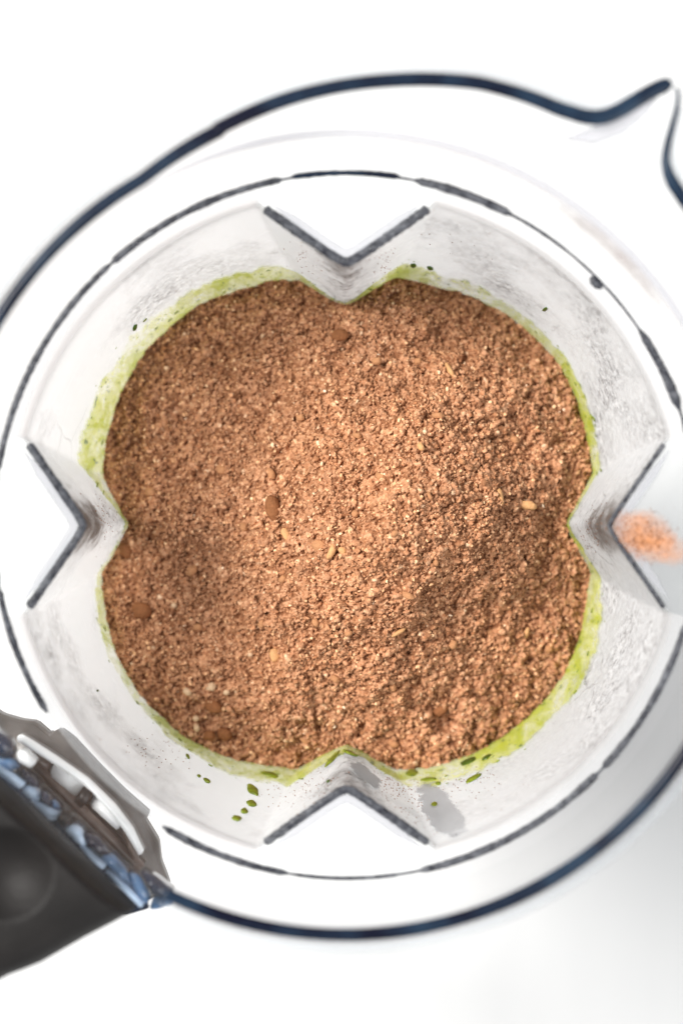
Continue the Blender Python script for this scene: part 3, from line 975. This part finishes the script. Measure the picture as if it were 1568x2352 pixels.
tag(film, 'thin yellow green smoothie film clinging to the wall around the cocoa', 'smoothie film', kind='stuff')


def drop(name, px, py, la, lb, ang_, mat, seed, hgt=.00042):
    p, nrm = wall_hit(px, py)
    # size on the slanted wall from the size it shows in the picture
    s = K * (CAM[2] - p.z)
    zax = nrm
    rad = Vector((p.x, p.y, 0)).normalized()
    down = (Vector((0, 0, -1)) - zax * Vector((0, 0, -1)).dot(zax)).normalized()
    side = zax.cross(down).normalized()
    fore = max(.30, abs(down.dot(rad)))
    bm = bmesh.new(); bmesh.ops.create_icosphere(bm, subdivisions=3, radius=1)
    ca_, sa_ = math.cos(math.radians(ang_)), math.sin(math.radians(ang_))
    for v in bm.verts:
        d = 1 + .30 * mnoise.noise(v.co * 1.4 + Vector((seed * 5.3, 0, 0))) + .10 * mnoise.noise(v.co * 4 + Vector((seed, 0, 0)))
        a = v.co.x * la * .85 * d * s; b = v.co.y * lb * .72 * d * s
        a, b = a * ca_ - b * sa_, a * sa_ + b * ca_
        v.co = side * a + down * (b / fore) + zax * (v.co.z * hgt * min(1, la / 9))
    me = bpy.data.meshes.new(name); bm.to_mesh(me); bm.free(); me.materials.append(mat)
    me.polygons.foreach_set('use_smooth', [True] * len(me.polygons))
    o = bpy.data.objects.new(name, me); C.objects.link(o); o.location = p + zax * .0003
    return o


drops = [
    (580, 1817, 20, 12, 25, 'green', 'largest green droplet of the short trail on the front wall'),
    (577, 1848, 14, 9, 0, 'green', 'second green droplet down the short trail on the front wall'),
    (560, 1866, 10, 8, 0, 'green', 'third green droplet down the short trail on the front wall'),
    (543, 1883, 13, 8, 0, 'green', 'last green droplet ending the short trail on the front wall'),
    (474, 1796, 11, 5, 10, 'green', 'flat green droplet beside a tiny one left of the trail'),
    (456, 1785, 6, 4, 0, 'green', 'tiny green droplet next to a flat one left of the trail'),
    (998, 1852, 10, 8, 0, 'green', 'round green droplet on the grey wiped streak'),
    (946, 1778, 16, 11, 0, 'green', 'brownish green blob at the top of the grey wiped streak'),
    (985, 1793, 22, 4, 8, 'green', 'thin green dash reaching right from the wiped streak'),
    (1006, 1802, 8, 4, 0, 'green', 'small green dot below the thin green dash'),
    (1088, 1790, 24, 6, -8, 'green', 'broad flat green smear drop below the green film'),
    (1076, 1752, 22, 9, -5, 'darkgreen', 'dark green leaf bit at the film edge on the front wall'),
    (1118, 1743, 14, 6, -10, 'darkgreen', 'smaller dark green leaf bit at the film edge beside the larger'),
    (949, 607, 8, 6, 0, 'darkgreen', 'dark green leaf fleck just right of the back rib'),
    (988, 613, 9, 4, 5, 'darkgreen', 'flat green fleck beside the fleck right of the back rib'),
    (1253, 708, 5, 10, 10, 'darkgreen', 'lone green fleck on the back right wall above the film'),
    (308, 750, 10, 5, -20, 'darkgreen', 'dark green fleck in the film on the back left wall'),
    (222, 1588, 3, 4, 0, 'darkgreen', 'lone dark speck on the pale wall above the handle'),
    (620, 1782, 26, 7, 5, 'green', 'flat green blotch in the film left of the front rib'),
    (430, 655 + 1085, 8, 4, 30, 'green', 'green fleck in the film above the handle side wall'),
    (765, 1745, 30, 10, -35, 'green', 'long green streak down the left face of the front rib'),
    (803, 1732, 22, 9, 0, 'green', 'olive blob on the tip of the front rib'),
    (755, 1797, 6, 4, 0, 'darkgreen', 'small green fleck beside the edge of the front rib'),
]
for i, (x, y, a, b, g_, m_, lab) in enumerate(drops):
    nm = 'leaf_fleck' if m_ == 'darkgreen' else 'green_droplet'
    tag(drop(nm, x, y, a, b, g_, M[m_], i + 1), lab, 'leaf fleck' if m_ == 'darkgreen' else 'droplet', 'green drops on the jug wall')
# many little flecks inside the film
nf = 0
V = []; F = []
for i in range(240):
    a = random.uniform(0, 2 * PI); j = int(a / (2 * PI) * 1500) % 1500
    t = random.random() ** .8
    z = float(zlo[j] + (hpx[j] * .00035 + .003) * t * .96)
    if z < zlo[j] + .004: continue
    r = float(body_r(z, a)) - .0004
    p = Vector((r * math.cos(a), r * math.sin(a), z))
    s_ = random.uniform(.00015, .00030) if random.random() < .75 else random.uniform(.0003, .0006)
    ez = Vector((0, 0, 1)); et = Vector((-math.sin(a), math.cos(a), 0)); er = Vector((-math.cos(a), -math.sin(a), 0))
    b0 = len(V)
    for v in IV:
        k_ = random.uniform(.8, 1.2)
        V.append(p + et * (v[0] * s_ * 1.5 * k_) + ez * (v[2] * s_ * 1.5 * k_) + er * (v[1] * s_ * .4))
    F += [tuple(int(q) + b0 for q in f) for f in IF]
fl = mesh('leaf_specks', V, F, M['green'])
tag(fl, 'scattered tiny green specks within the smoothie film', 'leaf specks', kind='stuff')


# ------------------------------------------------------------------ wiped streak, smears and dust on the plastic
def wall_patch(name, cx, cy, ru, rv, rot, mat, parent_jug=True, n=26, off=.0005, surf='wall', z=None, shape=None):
    V = []; E = []
    for i in range(n):
        for j in range(n):
            a = -1 + 2 * i / (n - 1); b = -1 + 2 * j / (n - 1)
            c, s = math.cos(math.radians(rot)), math.sin(math.radians(rot))
            px = cx + a * ru * c - b * rv * s; py = cy + a * ru * s + b * rv * c
            if surf == 'wall':
                p, nr = wall_hit(px, py); p = p + nr * off
            else:
                p = Vector(P(px, py, z))
                if surf == 'ledge':
                    t = math.atan2(p.y, p.x); rb = float(body_r(ZL, t)); f = min(1, max(0, (math.hypot(p.x, p.y) - rb) / (RR - rb)))
                    p = Vector(P(px, py, ZL + (ZR - ZL) * f + .0006 * math.sin(PI * f) + .0003))
            V.append(p)
            d = math.hypot(a, b) if shape is None else shape(a, b)
            E.append(.35 - .75 * d ** 1.5)
    F = [(i * n + j, (i + 1) * n + j, (i + 1) * n + j + 1, i * n + j + 1) for i in range(n - 1) for j in range(n - 1)]
    o = mesh(name, V, F, mat)
    at = o.data.attributes.new('edge', 'FLOAT', 'POINT'); at.data.foreach_set('value', E)
    return o


sq = lambda a, b: (abs(a) ** 2.4 + abs(b) ** 2.4) ** .5
o = under(wall_patch('wiped_streak', 1014, 1868, 112, 50, 53, M['wiped'], shape=sq)); o['label'] = 'grey wiped streak on the cloudy wall right of the front rib'
o = under(wall_patch('wiped_streak', 838, 1785, 60, 22, 40, M['wiped'], shape=sq)); o['label'] = 'grey wiped patch on the face of the front rib'
o = wall_patch('cocoa_smear', 1492, 1238, 130, 75, 28, M['cocoa_smear'], surf='ledge', z=-.033)
tag(o, 'orange brown cocoa dust smear on the east rib ledge', 'cocoa smear')

# dust: fine cocoa grains on walls and ledge
V = []; F = []


def grain(p, s):
    b0 = len(V)
    for v in IV[[0, 3, 4, 7, 8, 11]]:
        k_ = random.uniform(.7, 1.3); V.append((p[0] + v[0] * s * k_, p[1] + v[1] * s * k_, p[2] + v[2] * s * k_))
    for f in ((0, 5, 2), (0, 2, 4), (0, 4, 3), (0, 3, 5), (1, 2, 5), (1, 4, 2), (1, 3, 4), (1, 5, 3)): F.append(tuple(b0 + q for q in f))


def dust(cx, cy, sx, sy, n, smin=.00006, smax=.00019, surf='wall'):
    for _ in range(n):
        px = random.gauss(cx, sx); py = random.gauss(cy, sy)
        if surf == 'wall':
            p, nr = wall_hit(px, py)
            if p.z > ZL - .001 or p.z < -.09: continue
            p = p + nr * .0002
        else:
            p = Vector(P(px, py, ZL))
            t = math.atan2(p.y, p.x); rb = float(body_r(ZL, t)); q = math.hypot(p.x, p.y)
            if q < rb + .0005 or q > RR: continue
            f = (q - rb) / (RR - rb)
            p = Vector(P(px, py, ZL + (ZR - ZL) * f + .0006 * math.sin(PI * f) + .0002))
        grain(p, random.uniform(smin, smax))


dust(950, 1830, 40, 45, 260); dust(700, 1810, 60, 30, 160); dust(890, 1790, 25, 25, 140); dust(1040, 1800, 70, 30, 140)
dust(400, 1720, 60, 30, 90); dust(1370, 1220, 22, 30, 120); dust(700, 590, 20, 30, 60); dust(880, 600, 18, 25, 70)
dust(900, 560, 200, 40, 50); dust(240, 1180, 20, 40, 70)
dust(1480, 1235, 36, 26, 420, .00010, .00028, 'ledge'); dust(1400, 1200, 30, 20, 160, .00008, .0002, 'ledge')
du = mesh('cocoa_dust', V, F, M['lump'], smooth=False)
tag(du, 'fine cocoa dust sprinkled on the inner walls and ribs', 'cocoa dust', kind='stuff')

# greyish dusty smear on the collar below the spout
Vv = []; E = []
n1, n2 = 60, 14
for i in range(n1):
    for j in range(n2):
        dgv = 61 - 34 * i / (n1 - 1); t = j / (n2 - 1)
        r = RR + (.0846 - RR) * (.52 + .5 * t); f = (r - RR) / (.0846 - RR); z = ZR + (-.011 - ZR) * f ** .9
        Vv.append(((r - .0004) * math.cos(math.radians(dgv)), (r - .0004) * math.sin(math.radians(dgv)), z))
        E.append(.38 - .7 * (abs(i / (n1 - 1) * 2 - 1) ** 3 + (2 * t - 1) ** 2))
F = [(i * n2 + j, (i + 1) * n2 + j, (i + 1) * n2 + j + 1, i * n2 + j + 1) for i in range(n1 - 1) for j in range(n2 - 1)]
o = mesh('dust_smear', Vv, F, M['dust_smear'])
at = o.data.attributes.new('edge', 'FLOAT', 'POINT'); at.data.foreach_set('value', E)
tag(o, 'faint grey brown dust smear on the collar below the spout', 'dust smear')
